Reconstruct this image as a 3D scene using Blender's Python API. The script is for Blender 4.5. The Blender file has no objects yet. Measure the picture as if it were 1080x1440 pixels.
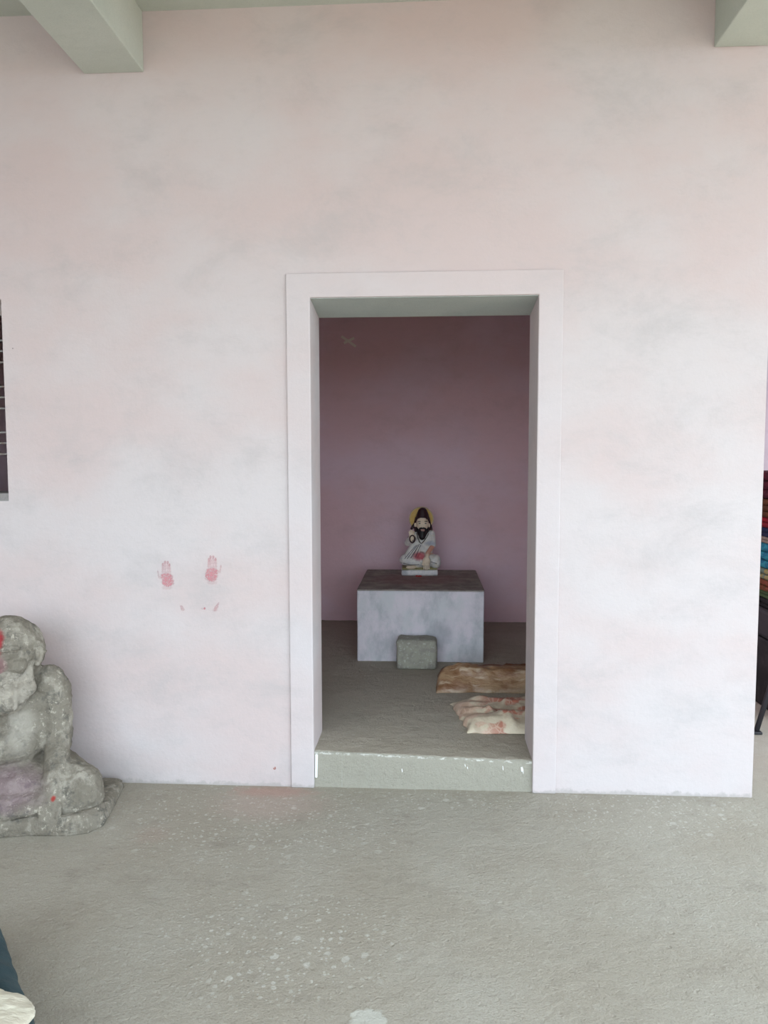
import bpy, bmesh, math, random
from mathutils import Vector, Matrix, noise
random.seed(7)
S = bpy.context.scene
COL = S.collection

# ------------------------------------------------------------------ camera
FPX = 1050.0
YAW, PITCH, ROLL = 0.0573, 0.0738, -0.0016
cam_d = bpy.data.cameras.new('camera')
cam_d.sensor_fit = 'VERTICAL'
cam_d.sensor_height = 24.0
cam_d.lens = 24.0 * FPX / 1440.0
cam_d.clip_start = 0.05
cam = bpy.data.objects.new('camera', cam_d)
COL.objects.link(cam)
fw = Vector((-math.sin(YAW), math.cos(YAW), 0)); rt = Vector((math.cos(YAW), math.sin(YAW), 0)); up = Vector((0, 0, 1))
F = fw * math.cos(PITCH) - up * math.sin(PITCH)
U = fw * math.sin(PITCH) + up * math.cos(PITCH)
cr, sr = math.cos(ROLL), math.sin(ROLL)
R2 = rt * cr + U * sr
U2 = -rt * sr + U * cr
M = Matrix((R2, U2, -F)).transposed().to_4x4()
M.translation = Vector((0.0152, -3.0041, 1.3758))
cam.matrix_world = M
S.camera = cam

# ------------------------------------------------------------------ sky, sun, exposure
world = bpy.data.worlds.new('sky'); S.world = world
world.use_nodes = True
bg = world.node_tree.nodes['Background']
bg.inputs['Color'].default_value = (0.77, 0.895, 1.0, 1)
bg.inputs['Strength'].default_value = 4.2
sun_d = bpy.data.lights.new('sun', 'SUN'); sun_d.energy = 3.5; sun_d.angle = math.radians(3.0); sun_d.color = (1.0, 0.93, 0.82)
sun = bpy.data.objects.new('sun', sun_d); COL.objects.link(sun)
sun.rotation_euler = (math.radians(12), math.radians(22), 0)

ZC = 3.118                     # ceiling height
PORCH_Y = -4.1                 # open front of the porch, behind the camera
PORCH_XR = 3.3                 # open right side
def portal(name, loc, rot, sx, sy):
    l = bpy.data.lights.new(name, 'AREA'); l.shape = 'RECTANGLE'; l.size = sx; l.size_y = sy
    l.cycles.is_portal = True
    o = bpy.data.objects.new(name, l); COL.objects.link(o); o.location = loc; o.rotation_euler = rot
portal('porch_front_portal', (-0.05, PORCH_Y, ZC / 2), (math.radians(90), 0, 0), 6.7, ZC)
portal('porch_side_portal', (PORCH_XR, -0.4, ZC / 2), (math.radians(90), 0, math.radians(90)), 7.4, ZC)

S.view_settings.view_transform = 'Standard'
S.view_settings.look = 'None'
S.view_settings.gamma = 1.0
S.view_settings.use_curve_mapping = False
S.view_settings.exposure = 0.26

# ------------------------------------------------------------------ material helpers
class NT:
    def __init__(self, name, rough=0.9, spec=0.2):
        m = bpy.data.materials.new(name); m.use_nodes = True
        self.m = m; self.t = m.node_tree; self.n = self.t.nodes
        self.b = self.n['Principled BSDF']
        self.b.inputs['Roughness'].default_value = rough
        self.b.inputs['Specular IOR Level'].default_value = spec
        self.tc = self.n.new('ShaderNodeTexCoord')
    def link(self, a, b): self.t.links.new(a, b)
    def coords(self, scale=(1, 1, 1), loc=(0, 0, 0), rot=(0, 0, 0), src='Object'):
        mp = self.n.new('ShaderNodeMapping')
        mp.inputs['Scale'].default_value = scale; mp.inputs['Location'].default_value = loc; mp.inputs['Rotation'].default_value = rot
        self.link(self.tc.outputs[src], mp.inputs['Vector']); return mp.outputs['Vector']
    def noise(self, scale, detail=4, rough=0.6, vec=None, dist=0.0):
        x = self.n.new('ShaderNodeTexNoise')
        x.inputs['Scale'].default_value = scale; x.inputs['Detail'].default_value = detail
        x.inputs['Roughness'].default_value = rough; x.inputs['Distortion'].default_value = dist
        self.link(vec if vec is not None else self.coords(), x.inputs['Vector'])
        return x.outputs['Fac']
    def voronoi(self, scale, feature='F1', vec=None, rand=1.0):
        x = self.n.new('ShaderNodeTexVoronoi'); x.feature = feature
        x.inputs['Scale'].default_value = scale; x.inputs['Randomness'].default_value = rand
        self.link(vec if vec is not None else self.coords(), x.inputs['Vector']); return x
    def ramp(self, fac, lo, hi, a=0.0, b=1.0):
        x = self.n.new('ShaderNodeMapRange'); x.interpolation_type = 'SMOOTHSTEP'
        x.inputs['From Min'].default_value = lo; x.inputs['From Max'].default_value = hi
        x.inputs['To Min'].default_value = a; x.inputs['To Max'].default_value = b
        self.link(fac, x.inputs['Value']); return x.outputs['Result']
    def math(self, op, a, b=None):
        x = self.n.new('ShaderNodeMath'); x.operation = op
        for i, v in enumerate((a, b)):
            if v is None: continue
            if isinstance(v, (int, float)): x.inputs[i].default_value = v
            else: self.link(v, x.inputs[i])
        return x.outputs[0]
    def mix(self, fac, a, b):
        x = self.n.new('ShaderNodeMix'); x.data_type = 'RGBA'
        if isinstance(fac, (int, float)): x.inputs['Factor'].default_value = fac
        else: self.link(fac, x.inputs['Factor'])
        for key, v in (('A', a), ('B', b)):
            s = [i for i in x.inputs if i.name == key and i.type == 'RGBA'][0]
            if isinstance(v, tuple): s.default_value = (*v, 1)
            else: self.link(v, s)
        return [o for o in x.outputs if o.type == 'RGBA'][0]
    def spot(self, c, r, soft=0.5, noisy=0.0, nscale=20, rr=(1, 1, 1)):
        """1 inside an ellipsoid about c (object coords), fading out"""
        v = self.n.new('ShaderNodeVectorMath'); v.operation = 'SUBTRACT'
        self.link(self.tc.outputs['Object'], v.inputs[0]); v.inputs[1].default_value = c
        w = self.n.new('ShaderNodeVectorMath'); w.operation = 'DIVIDE'
        self.link(v.outputs[0], w.inputs[0]); w.inputs[1].default_value = tuple(r * k for k in rr)
        l = self.n.new('ShaderNodeVectorMath'); l.operation = 'LENGTH'; self.link(w.outputs[0], l.inputs[0])
        d = l.outputs['Value']
        if noisy:
            d = self.math('ADD', d, self.math('MULTIPLY', self.math('SUBTRACT', self.noise(nscale), 0.5), noisy))
        return self.ramp(d, 1.0 - soft, 1.0 + soft, 1.0, 0.0)
    def color(self, c):
        if isinstance(c, tuple): self.b.inputs['Base Color'].default_value = (*c, 1)
        else: self.link(c, self.b.inputs['Base Color'])
    def bump(self, h, strength=0.3, dist=0.01):
        x = self.n.new('ShaderNodeBump'); x.inputs['Strength'].default_value = strength; x.inputs['Distance'].default_value = dist
        self.link(h, x.inputs['Height']); self.link(x.outputs['Normal'], self.b.inputs['Normal'])

def paint(name, pink, white, stain, stain_amt=0.35, pos=0.5):
    k = NT(name, 0.92, 0.1)
    big = k.noise(1.1, 5, 0.55, k.coords((1, 1, 1.5), (3.1, 0, 0.7)))
    c = k.mix(k.ramp(big, pos - 0.14, pos + 0.14), pink, white)
    st = k.noise(2.8, 7, 0.72, k.coords((0.85, 1, 1.35), (8.3, 1.0, 4.0)), 0.25)
    c = k.mix(k.math('MULTIPLY', k.ramp(st, 0.46, 0.74), stain_amt), c, stain)
    fine = k.noise(26, 6, 0.75, k.coords((0.5, 1, 1.4)))
    c = k.mix(k.math('MULTIPLY', k.ramp(fine, 0.48, 0.75), 0.16), c, stain)
    sz = k.n.new('ShaderNodeSeparateXYZ'); k.link(k.tc.outputs['Object'], sz.inputs[0])
    low = k.math('SUBTRACT', k.math('MULTIPLY', k.noise(22, 6, .75), .075), sz.outputs['Z'])
    c = k.mix(k.math('MULTIPLY', k.ramp(low, .018, .034), .55), c, (0.33, 0.31, 0.29))
    k.color(c)
    b = k.math('ADD', k.noise(45, 6, 0.7), k.math('MULTIPLY', k.noise(6, 4, 0.6), 1.6))
    k.bump(b, 0.22, 0.008)
    return k.m

M_wall = paint('pink_limewash', (0.555, 0.465, 0.455), (0.56, 0.515, 0.515), (0.42, 0.395, 0.395), 0.5)
M_trim = paint('trim_limewash', (0.56, 0.485, 0.48), (0.565, 0.52, 0.525), (0.45, 0.42, 0.42), 0.4)
M_inner = paint('rose_limewash', (0.83, 0.575, 0.605), (0.83, 0.63, 0.70), (0.64, 0.45, 0.46), 0.4, 0.5)

def concrete(name, a, b, dark, specks=0.0, bump=0.35, red=None, areas=None, rim=False):
    k = NT(name, 0.9, 0.2)
    c = k.mix(k.ramp(k.noise(1.6, 6, 0.6, k.coords((1, 1, 1))), 0.35, 0.65), a, b)
    c = k.mix(k.math('MULTIPLY', k.ramp(k.noise(5, 8, 0.75, k.coords((1, 1.6, 1), (4, 2, 0))), 0.5, 0.8), 0.55), c, dark)
    gr = k.noise(170, 4, 0.85)
    c = k.mix(k.math('MULTIPLY', k.ramp(gr, 0.45, 0.75), 0.6), c, dark)
    if specks:
        area = k.ramp(k.noise(1.5, 3, 0.5, k.coords((1, 1, 1), (5.2, 1.7, 0))), 0.40, 0.62)
        if areas:
            tot = k.math('MULTIPLY', area, .22)
            for (p, r, rr) in areas: tot = k.math('MAXIMUM', tot, k.spot(p, r, .55, .9, 5, rr))
            area = tot
        for sc, thr, rad in ((20, 0.80, 0.30), (40, 0.62, 0.32), (75, 0.62, 0.36)):
            v = k.voronoi(sc, 'F1', k.coords((1, 1, 0.02), (sc, 0.3, 0)))
            d = k.math('ADD', v.outputs['Distance'], k.math('MULTIPLY', k.math('SUBTRACT', k.noise(sc * 3, 2), 0.5), 0.35))
            disc = k.ramp(d, rad * 0.6, rad, 1.0, 0.0)
            sx = k.n.new('ShaderNodeSeparateColor'); k.link(v.outputs['Color'], sx.inputs[0])
            pick = k.ramp(sx.outputs[0], thr, thr + 0.05)
            f = k.math('MULTIPLY', k.math('MULTIPLY', disc, pick), k.math('MULTIPLY', area, specks))
            c = k.mix(f, c, (0.60, 0.585, 0.53))
    for (p, r, col, amt, rr) in (red or []):
        c = k.mix(k.math('MULTIPLY', k.spot(p, r, 0.6 if amt < .9 else .12, 1.2, 28, rr), amt), c, col)
    if rim:   # limewash splashed along the step's top edge
        sz = k.n.new('ShaderNodeSeparateXYZ'); k.link(k.tc.outputs['Object'], sz.inputs[0])
        c = k.mix(k.math('MULTIPLY', k.ramp(sz.outputs['Y'], .008, .012, 1, 0), .6), c, (0.34, 0.34, 0.29))   # smoother, greener render on the riser
        edge = k.math('ADD', sz.outputs['Z'], k.math('MULTIPLY', sz.outputs['X'], .0258))
        f = k.math('MULTIPLY', k.ramp(edge, .1285, .131), k.ramp(edge, .137, .1395, 1, 0))
        f = k.math('MULTIPLY', f, k.ramp(sz.outputs['Y'], .016, .02, 1, 0))
        c = k.mix(k.math('MULTIPLY', f, k.ramp(k.noise(26, 4, .7, k.coords((1, 1, 2))), .47, .6)), c, (0.66, 0.65, 0.60))
    k.color(c)
    h = k.math('ADD', k.math('MULTIPLY', k.noise(95, 5, 0.8), .5), k.math('MULTIPLY', k.noise(19, 7, 0.72, k.coords((.95, 1.15, 1)), .15), 1.4))
    h = k.math('ADD', h, k.math('MULTIPLY', k.ramp(k.noise(34, 3, .6, k.coords((1, 1, 1), (7, 3, 1))), .62, .72), -.25))
    k.bump(h, bump, 0.03)
    return k.m

M_floor = concrete('porch_concrete', (0.375, 0.338, 0.276), (0.415, 0.385, 0.325), (0.22, 0.19, 0.155), 0.55, 0.55,
    areas=[((-0.62, -0.3, 0), .3, (1.7, 1, 9)), ((0.85, -0.15, 0), .2, (2, 1, 9)), ((-0.42, -1.0, 0), .25, (1.4, 1, 9)), ((.1, -.1, 0), .1, (3, 1, 9))],
    red=[((-0.62, -0.05, 0), 0.09, (0.46, 0.24, 0.19), 0.5, (1.6, .5, 1)), ((-0.98, -0.42, 0), 0.06, (0.40, 0.27, 0.22), 0.22, (1, 1, 1)),
         ((-0.60, -0.16, 0), 0.20, (0.52, 0.38, 0.34), 0.35, (1, .6, 1)), ((-0.125, -1.275, 0), 0.042, (0.52, 0.51, 0.45), 0.9, (1, .8, 1))])
M_slab = concrete('shrine_floor_concrete', (0.45, 0.40, 0.325), (0.50, 0.455, 0.38), (0.29, 0.25, 0.20), 0.35, 0.6, rim=True)
M_ceil = concrete('ceiling_concrete', (0.50, 0.54, 0.485), (0.56, 0.59, 0.535), (0.43, 0.465, 0.42), 0, 0.2)
M_ground = concrete('yard_earth', (0.34, 0.27, 0.21), (0.38, 0.30, 0.24), (0.27, 0.22, 0.17), 0, 0.3)

# ------------------------------------------------------------------ mesh helpers
def link(name, me, m, parent=None, smooth=False, kind=None):
    o = bpy.data.objects.new(name, me); COL.objects.link(o)
    if m: me.materials.append(m)
    if smooth:
        for p in me.polygons: p.use_smooth = True
    if parent: o.parent = parent
    if kind: o['kind'] = kind
    return o
def mesh_of(bm, name):
    bmesh.ops.recalc_face_normals(bm, faces=bm.faces)
    me = bpy.data.meshes.new(name); bm.to_mesh(me); bm.free(); return me
def box(bm, x0, x1, y0, y1, z0, z1, bev=0.0):
    r = bmesh.ops.create_cube(bm, size=1.0)
    for v in r['verts']:
        v.co = Vector(((x0 + x1) / 2 + v.co.x * (x1 - x0), (y0 + y1) / 2 + v.co.y * (y1 - y0), (z0 + z1) / 2 + v.co.z * (z1 - z0)))
    if bev:
        es = list({e for v in r['verts'] for e in v.link_edges})
        bmesh.ops.bevel(bm, geom=es, offset=bev, segments=2, profile=0.5, affect='EDGES')
def boxes(name, bs, m, parent=None, kind=None, bev=0.0):
    bm = bmesh.new()
    for b in bs: box(bm, *b, bev=bev)
    return link(name, mesh_of(bm, name), m, parent, kind=kind)
def structure(name, bs, m, bev=0.0): return boxes(name, bs, m, kind='structure', bev=bev)
def thing(name, label, cat, loc=(0, 0, 0), rotz=0, group=None):
    o = bpy.data.objects.new(name, None); COL.objects.link(o); o.location = loc; o.rotation_euler = (0, 0, rotz)
    o.empty_display_size = 0.1
    return tag(o, label, cat, group)
def tag(o, label, cat, group=None):
    o['label'] = label; o['category'] = cat
    if group: o['group'] = group
    return o
def ell(c, r, rot=None):
    return ('e', Vector(c), Vector(r), rot)
def cap(p, q, r0, r1=None):
    return ('c', Vector(p), Vector(q), r0, r0 if r1 is None else r1)
def solid(name, shapes, voxel, m, parent=None, smooth_it=2, noise_amp=0.0, noise_scale=30, post=None):
    """one continuous surface grown round ellipsoids and tapering limbs"""
    bm = bmesh.new()
    for s in shapes:
        if s[0] == 'e':
            r = bmesh.ops.create_icosphere(bm, subdivisions=3, radius=1.0)
            mt = Matrix.Diagonal((*s[2], 1))
            if s[3]: mt = Matrix.Rotation(s[3][0], 4, s[3][1]) @ mt
            for v in r['verts']: v.co = (mt @ v.co) + s[1]
        elif s[0] == 'c':
            p, q, r0, r1 = s[1:]
            n = max(2, int((q - p).length / (0.45 * max(min(r0, r1), 1e-4))) + 1)
            n = min(n, 24)
            for i in range(n + 1):
                t = i / n
                rr = r0 + (r1 - r0) * t
                g = bmesh.ops.create_icosphere(bm, subdivisions=2, radius=rr)
                c = p.lerp(q, t)
                for v in g['verts']: v.co += c
        elif s[0] == 'b':
            box(bm, *s[1:7])
    me = bpy.data.meshes.new(name); bm.to_mesh(me); bm.free()
    tmp = bpy.data.objects.new('tmp', me); COL.objects.link(tmp)
    md = tmp.modifiers.new('r', 'REMESH'); md.mode = 'VOXEL'; md.voxel_size = voxel
    if smooth_it:
        sm = tmp.modifiers.new('s', 'SMOOTH'); sm.factor = 0.5; sm.iterations = smooth_it
    dg = bpy.context.evaluated_depsgraph_get()
    out = bpy.data.meshes.new_from_object(tmp.evaluated_get(dg))
    bpy.data.objects.remove(tmp); bpy.data.meshes.remove(me)
    if noise_amp:
        nrm = [v.normal.copy() for v in out.vertices]
        for v, n in zip(out.vertices, nrm):
            p = v.co * noise_scale
            v.co += n * noise_amp * (noise.noise(p) + 0.6 * noise.noise(p * 2.7))
    if post:
        for v in out.vertices: v.co = post(v.co)
    out.name = name
    return link(name, out, m, parent, smooth=True)
def tube(name, pts, r, m, parent=None, closed=False, seg=8, join=None):
    """round tube through points; several lists of points may be given in join"""
    bm = bmesh.new()
    for path in ([pts] if join is None else join):
        P = [Vector(p) for p in path]; rings = []
        n = len(P)
        for i, p in enumerate(P):
            a = P[(i - 1) % n] if (closed or i) else P[i]
            b = P[(i + 1) % n] if (closed or i < n - 1) else P[i]
            d = (b - a).normalized()
            s = d.cross(Vector((0, 1, 0)))
            if s.length < 1e-3: s = d.cross(Vector((1, 0, 0)))
            s.normalize(); t = d.cross(s)
            rings.append([bm.verts.new(p + (s * math.cos(k * 2 * math.pi / seg) + t * math.sin(k * 2 * math.pi / seg)) * r) for k in range(seg)])
        for i in range(n if closed else n - 1):
            A, B = rings[i], rings[(i + 1) % n]
            for k in range(seg): bm.faces.new((A[k], A[(k + 1) % seg], B[(k + 1) % seg], B[k]))
        if not closed:
            bm.faces.new(rings[0]); bm.faces.new(rings[-1])
    return link(name, mesh_of(bm, name), m, parent, smooth=True)

# ------------------------------------------------------------------ the building
WT = 0.24                       # wall thickness
DX = 0.45; DH = 2.006           # doorway half width, height
XE = 1.33                       # right end of the front wall
WX0, WX1, WZ0, WZ1 = -2.65, -1.719, 1.195, 2.018
XL = -3.4
BY = 2.541                      # back wall of the shrine room
front = structure('wall_front', [
    (XL, WX0, 0, WT, 0, ZC), (WX0, WX1, 0, WT, 0, WZ0), (WX0, WX1, 0, WT, WZ1, ZC),
    (WX1, -DX, 0, WT, 0, ZC), (-DX, DX, 0, WT, DH, ZC), (DX, XE, 0, WT, 0, ZC)], M_wall)
structure('wall_back', [(XL, XE, BY, BY + 0.2, 0, ZC)], M_inner)
structure('wall_inner_left', [(-1.32, -1.2, WT, BY, 0, ZC)], M_inner)
structure('wall_inner_right', [(1.09, XE, WT, BY, 0, ZC)], M_inner)
structure('wall_left', [(XL - 0.2, XL, PORCH_Y, BY + 0.2, 0, ZC)], M_wall)
structure('wall_far', [(XE, 5.2, 3.3, 3.5, 0, ZC)], paint('dull_lilac_limewash', (0.30, 0.24, 0.27), (0.32, 0.27, 0.31), (0.2, 0.17, 0.18)))
structure('ceiling', [(XL - 0.2, PORCH_XR, PORCH_Y, 3.5, ZC, ZC + 0.15)], M_ceil)
structure('trim_1', [(-1.343, -1.102, PORCH_Y, 0, 2.889, ZC)], M_ceil, 0.004)     # ceiling beams
structure('trim_2', [(1.092, 1.345, PORCH_Y, 0, 2.913, ZC)], M_ceil, 0.004)
structure('floor', [(XL - 0.2, 5.2, PORCH_Y, 3.5, -0.15, 0)], M_floor)
structure('ground', [(-40, 40, -60, 40, -0.5, -0.16)], M_ground)

# door surround: a raised plaster band, one U-shaped piece
def surround():
    bm = bmesh.new()
    xo0, xo1, zt, t = -0.5465, 0.5447, 2.102, 0.010
    pr = [(xo0, 0), (xo0, zt), (xo1, zt), (xo1, 0), (DX, 0), (DX, DH), (-DX, DH), (-DX, 0)]
    f = [bm.verts.new((x, -t, z)) for x, z in pr]; b = [bm.verts.new((x, 0.0, z)) for x, z in pr]
    for q in ((0, 1, 6, 7), (1, 2, 5, 6), (2, 3, 4, 5)):
        bm.faces.new([f[i] for i in q])
    n = len(pr)
    for i in range(n): bm.faces.new((f[i], f[(i + 1) % n], b[(i + 1) % n], b[i]))
    es = [e for e in bm.edges if all(abs(v.co.y + t) < 1e-6 for v in e.verts) and len(e.link_faces) == 2 and abs(e.link_faces[0].normal.dot(e.link_faces[1].normal)) < 0.5]
    me = mesh_of(bm, 'trim_3')
    o = link('trim_3', me, M_trim, kind='structure')
    md = o.modifiers.new('b', 'BEVEL'); md.width = 0.004; md.segments = 2; md.limit_method = 'ANGLE'
    return o
surround()
# open joint between the band and the wall on its outer left and top edge
k = NT('dark_joint', 0.95, 0.0); k.color((0.30, 0.26, 0.26)); M_joint = k.m  # dark tone for the crack strips and one small wall spot
crk = []
zz = 0.0
while zz < 2.09:
    ln = random.uniform(0.06, 0.3); z2 = min(zz + ln, 2.1)
    crk.append((-0.5478, -0.5462, -0.0015, 0.0, zz, z2)) if random.random() < 0.75 else None
    zz = z2 + random.uniform(0.0, 0.05)
xx = -0.54
while xx < 0.5:
    x2 = xx + random.uniform(0.05, 0.25)
    crk.append((xx, min(x2, 0.53), -0.001, 0.0, 2.1022, 2.1034)) if random.random() < 0.6 else None
    xx = x2 + 0.02
boxes('plaster_crack', crk, M_joint, front)

# sloping concrete lintel underside
bm = bmesh.new()
vs = [bm.verts.new(p) for p in ((-DX, 0, DH - .002), (DX, 0, DH - .002), (DX, WT + .002, 1.973), (-DX, WT + .002, 1.973),
                                (-DX, 0, DH + .004), (DX, 0, DH + .004), (DX, WT + .002, DH + .004), (-DX, WT + .002, DH + .004))]
for q in ((0, 1, 2, 3), (4, 5, 6, 7), (0, 1, 5, 4), (1, 2, 6, 5), (2, 3, 7, 6), (3, 0, 4, 7)): bm.faces.new([vs[i] for i in q])
link('lintel', mesh_of(bm, 'lintel'), concrete('lintel_concrete', (0.44, 0.49, 0.47), (0.50, 0.54, 0.51), (0.36, 0.40, 0.39), 0, 0.15), front)

# ---- raised floor of the shrine room with its step
def slab_z(x, y):
    t = min(1, max(0, y / 0.7)); t = t * t * (3 - 2 * t)
    return 0.1425 + (-0.0258 * x) * (1 - t) - 0.001 * (1 - t)
def slab():
    bm = bmesh.new()
    # doorway tongue between the jambs and the room floor behind it
    def grid(x0, x1, y0, y1, nx, ny, front_face):
        top = [[bm.verts.new((x0 + (x1 - x0) * i / nx, y0 + (y1 - y0) * j / ny, 0)) for i in range(nx + 1)] for j in range(ny + 1)]
        for row in top:
            for v in row:
                n = noise.noise(v.co * 14) * 0.0025 + noise.noise(v.co * 45) * 0.0015
                v.co.z = slab_z(v.co.x, v.co.y) + n
        for j in range(ny):
            for i in range(nx): bm.faces.new((top[j][i], top[j][i + 1], top[j + 1][i + 1], top[j + 1][i]))
        if front_face:
            rows = [top[0]]
            for h in (0.88, 0.5, 0.0):
                rows.append([bm.verts.new((v.co.x, v.co.y - 0.004 - 0.0015 * noise.noise(Vector((v.co.x * 20, h * 9, 1))), v.co.z * h)) for v in top[0]])
            for v in top[0]: v.co.z -= max(0, noise.noise(Vector((v.co.x * 40, 3, 7)))) * 0.006
            for a, b in zip(rows, rows[1:]):
                for i in range(nx): bm.faces.new((a[i], b[i], b[i + 1], a[i + 1]))
    grid(-DX, DX, 0.008, WT, 90, 24, True)
    grid(-1.2, 1.09, WT, BY, 90, 90, False)
    return link('floor_shrine', mesh_of(bm, 'floor_shrine'), M_slab, kind='structure', smooth=True)
slab_o = slab()
# pale paint drips along the step's edge
k = NT('dripped_limewash', 0.9, 0.1); k.color((0.80, 0.80, 0.78)); M_drip = k.m
def drip_shapes():
    L = [cap((-0.441, 0.003, 0.135), (-0.443, 0.003, 0.045), 0.007, 0.006)]
    for x in (-0.085, 0.175, 0.185, 0.33, 0.405, 0.412, 0.41):
        z = random.uniform(0.08, 0.12); L.append(cap((x, 0.003, z), (x + .002, 0.005, z - random.uniform(0.008, 0.02)), 0.0022))
    return L
d = solid('paint_drip', drip_shapes(), 0.0016, M_drip, slab_o, 1)
d['kind'] = 'stuff'

# ---- barred window at the left
M_steel = NT('rusty_grey_steel', 0.6, 0.4); M_steel.color(M_steel.mix(M_steel.ramp(M_steel.noise(30), .4, .7), (0.34, 0.33, 0.32), (0.26, 0.18, 0.14))); M_steel = M_steel.m
win = thing('window_1', 'x', 'x'); del win['label'], win['category']; win['kind'] = 'structure'
win.location = ((WX0 + WX1) / 2, 0.12, WZ0)
ww = (WX1 - WX0) / 2; wh = WZ1 - WZ0
boxes('frame_rail', [(-ww, ww, -.12, .10, 0, 0.032)], concrete('sill_concrete', (0.22, 0.21, 0.205), (0.28, 0.27, 0.26), (0.14, 0.13, 0.13), 0), win).name = 'sill'
boxes('frame_rail', [(-ww, ww, -.02, .02, wh - 0.045, wh)], M_steel, win)
for sx in (-1, 1): boxes('frame_stile', [(sx * ww - (0.03 if sx > 0 else 0), sx * ww + (0.03 if sx < 0 else 0), -.02, .02, 0.032, wh - .045)], M_steel, win)
for zb in (0.195, 0.242, 0.288, 0.39, 0.437, 0.482, 0.585, 0.632, 0.677):
    tube('bar', [(-ww, 0, zb), (ww, 0, zb)], 0.004, M_steel, win)
for xb in (-0.3, 0.0, 0.3): boxes('upright', [(xb - .01, xb + .01, .006, .014, .032, wh - .045)], M_steel, win)

# ------------------------------------------------------------------ marks on the walls
def stain_mat(name, col, dens=0.5, scale=60):
    k = NT(name, 0.9, 0.1); k.color(col)
    tr = k.n.new('ShaderNodeBsdfTransparent'); mx = k.n.new('ShaderNodeMixShader')
    a = k.math('MULTIPLY', k.ramp(k.noise(scale, 5, 0.7), 0.30, 0.60), dens)
    k.link(a, mx.inputs[0]); k.link(tr.outputs[0], mx.inputs[1]); k.link(k.b.outputs[0], mx.inputs[2])
    k.link(mx.outputs[0], k.n['Material Output'].inputs['Surface'])
    return k.m
def print_mat(name, col, dens):
    k = NT(name, 0.9, 0.1); k.color(col)
    at = k.n.new('ShaderNodeAttribute'); at.attribute_name = 'pigment'
    tr = k.n.new('ShaderNodeBsdfTransparent'); mx = k.n.new('ShaderNodeMixShader')
    a = k.math('MULTIPLY', k.math('MULTIPLY', k.ramp(k.noise(110, 4, 0.7), 0.25, 0.62, .35, 1), dens), at.outputs['Fac'])
    k.link(a, mx.inputs[0]); k.link(tr.outputs[0], mx.inputs[1]); k.link(k.b.outputs[0], mx.inputs[2])
    k.link(mx.outputs[0], k.n['Material Output'].inputs['Surface'])
    return k.m
M_print = print_mat('pink_powder_print', (0.62, 0.24, 0.27), 0.62)
def pigment(name, cx, cz, w, h, blobs, m, par, label=None):
    """a thin film on the wall; blobs (x, z, rx, rz, rot, strength) say how much pigment sits where"""
    nx, nz = 44, 70
    bm = bmesh.new()
    V = [[bm.verts.new(((i / nx - .5) * w, 0, (j / nz - .5) * h)) for i in range(nx + 1)] for j in range(nz + 1)]
    for j in range(nz):
        for i in range(nx): bm.faces.new((V[j][i], V[j][i + 1], V[j + 1][i + 1], V[j + 1][i]))
    me = bpy.data.meshes.new(name); bm.to_mesh(me); bm.free()
    at = me.attributes.new('pigment', 'FLOAT', 'POINT')
    for v, d in zip(me.vertices, at.data):
        best = 0.0
        for (x, z, rx, rz, r, st) in blobs:
            dx, dz = v.co.x - x, v.co.z - z
            p, q = dx * math.cos(r) + dz * math.sin(r), -dx * math.sin(r) + dz * math.cos(r)
            e = math.hypot(p / rx, q / rz) + .25 * noise.noise(v.co * 160)
            best = max(best, st * max(0.0, min(1.0, (1.15 - e) / .3)))
        d.value = best
    o = link(name, me, m, par); o.location = (cx, -.0012, cz)
    if label: o['label'] = label
    return o
def handprint(cx, cz, k, label):
    B = [(0, 0, .025, .018, 0, .9), (.004 * k, -.020, .025, .020, 0, 1), (.010 * k, -.012, .017, .028, 0, .9), (.001 * k, -.045, .022, .008, 0, .25)]
    for (dx, l, r) in ((-.016, .030, .05), (-.005, .040, .0), (.006, .040, .0), (.015, .028, -.06)):
        for q, st in ((.0, .35), (.35, .45), (.62, .45), (.95, .75)):
            B.append(((dx + math.sin(r) * l * q) * k, .022 + l * q, .0046, .0075, -r * k, st))
    B += [(-.033 * k, .004, .0035, .011, .2 * k, .45), (-.036 * k, .020, .003, .009, .2 * k, .5)]
    pigment('handprint', cx, cz, .10, .15, B, M_print, front, label)
handprint(-1.058, 0.882, 1, 'smudged pink handprint nearer the stone statue')
handprint(-0.866, 0.905, -1, 'clearer pink handprint nearer the doorway')
pigment('smear', -0.997, .752, .05, .05, [(0, .003, .006, .010, .5, .5), (.004, -.006, .008, .006, 0, .4)], M_print, front)
pigment('smear', -0.905, .751, .04, .04, [(.004, 0, .0035, .0045, 0, 1.4), (-.004, 0, .008, .004, 0, .3)], M_print, front)
pigment('smear', -0.853, .758, .06, .07, [(0, -.003, .007, .016, -.5, .5), (.009, .013, .004, .008, -.6, .5), (-.004, -.012, .010, .008, 0, .3)], M_print, front)
def blob_poly(bm, cx, cz, rx, rz, rot=0.0, y=-0.0012, n=20, jag=0.12):
    vs = []
    for i in range(n):
        a = 2 * math.pi * i / n; k = 1 + jag * noise.noise(Vector((cx * 50 + math.cos(a) * 2, cz * 50 + math.sin(a) * 2, 0)))
        x, z = rx * k * math.cos(a), rz * k * math.sin(a)
        vs.append(bm.verts.new((cx + x * math.cos(rot) - z * math.sin(rot), y, cz + x * math.sin(rot) + z * math.cos(rot))))
    bm.faces.new(vs)
def smear(pts, m, par, name='smear', y0=0.0):
    bm = bmesh.new()
    for (x, z, rx, rz, r) in pts: blob_poly(bm, x, z, rx, rz, r, y=y0 - 0.0012, jag=0.5)
    return link(name, mesh_of(bm, name), m, par)
smear([(-0.617, 0.078, .006, .006, 0)], stain_mat('rust_spot', (0.45, 0.12, 0.08), 0.9), front)
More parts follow.
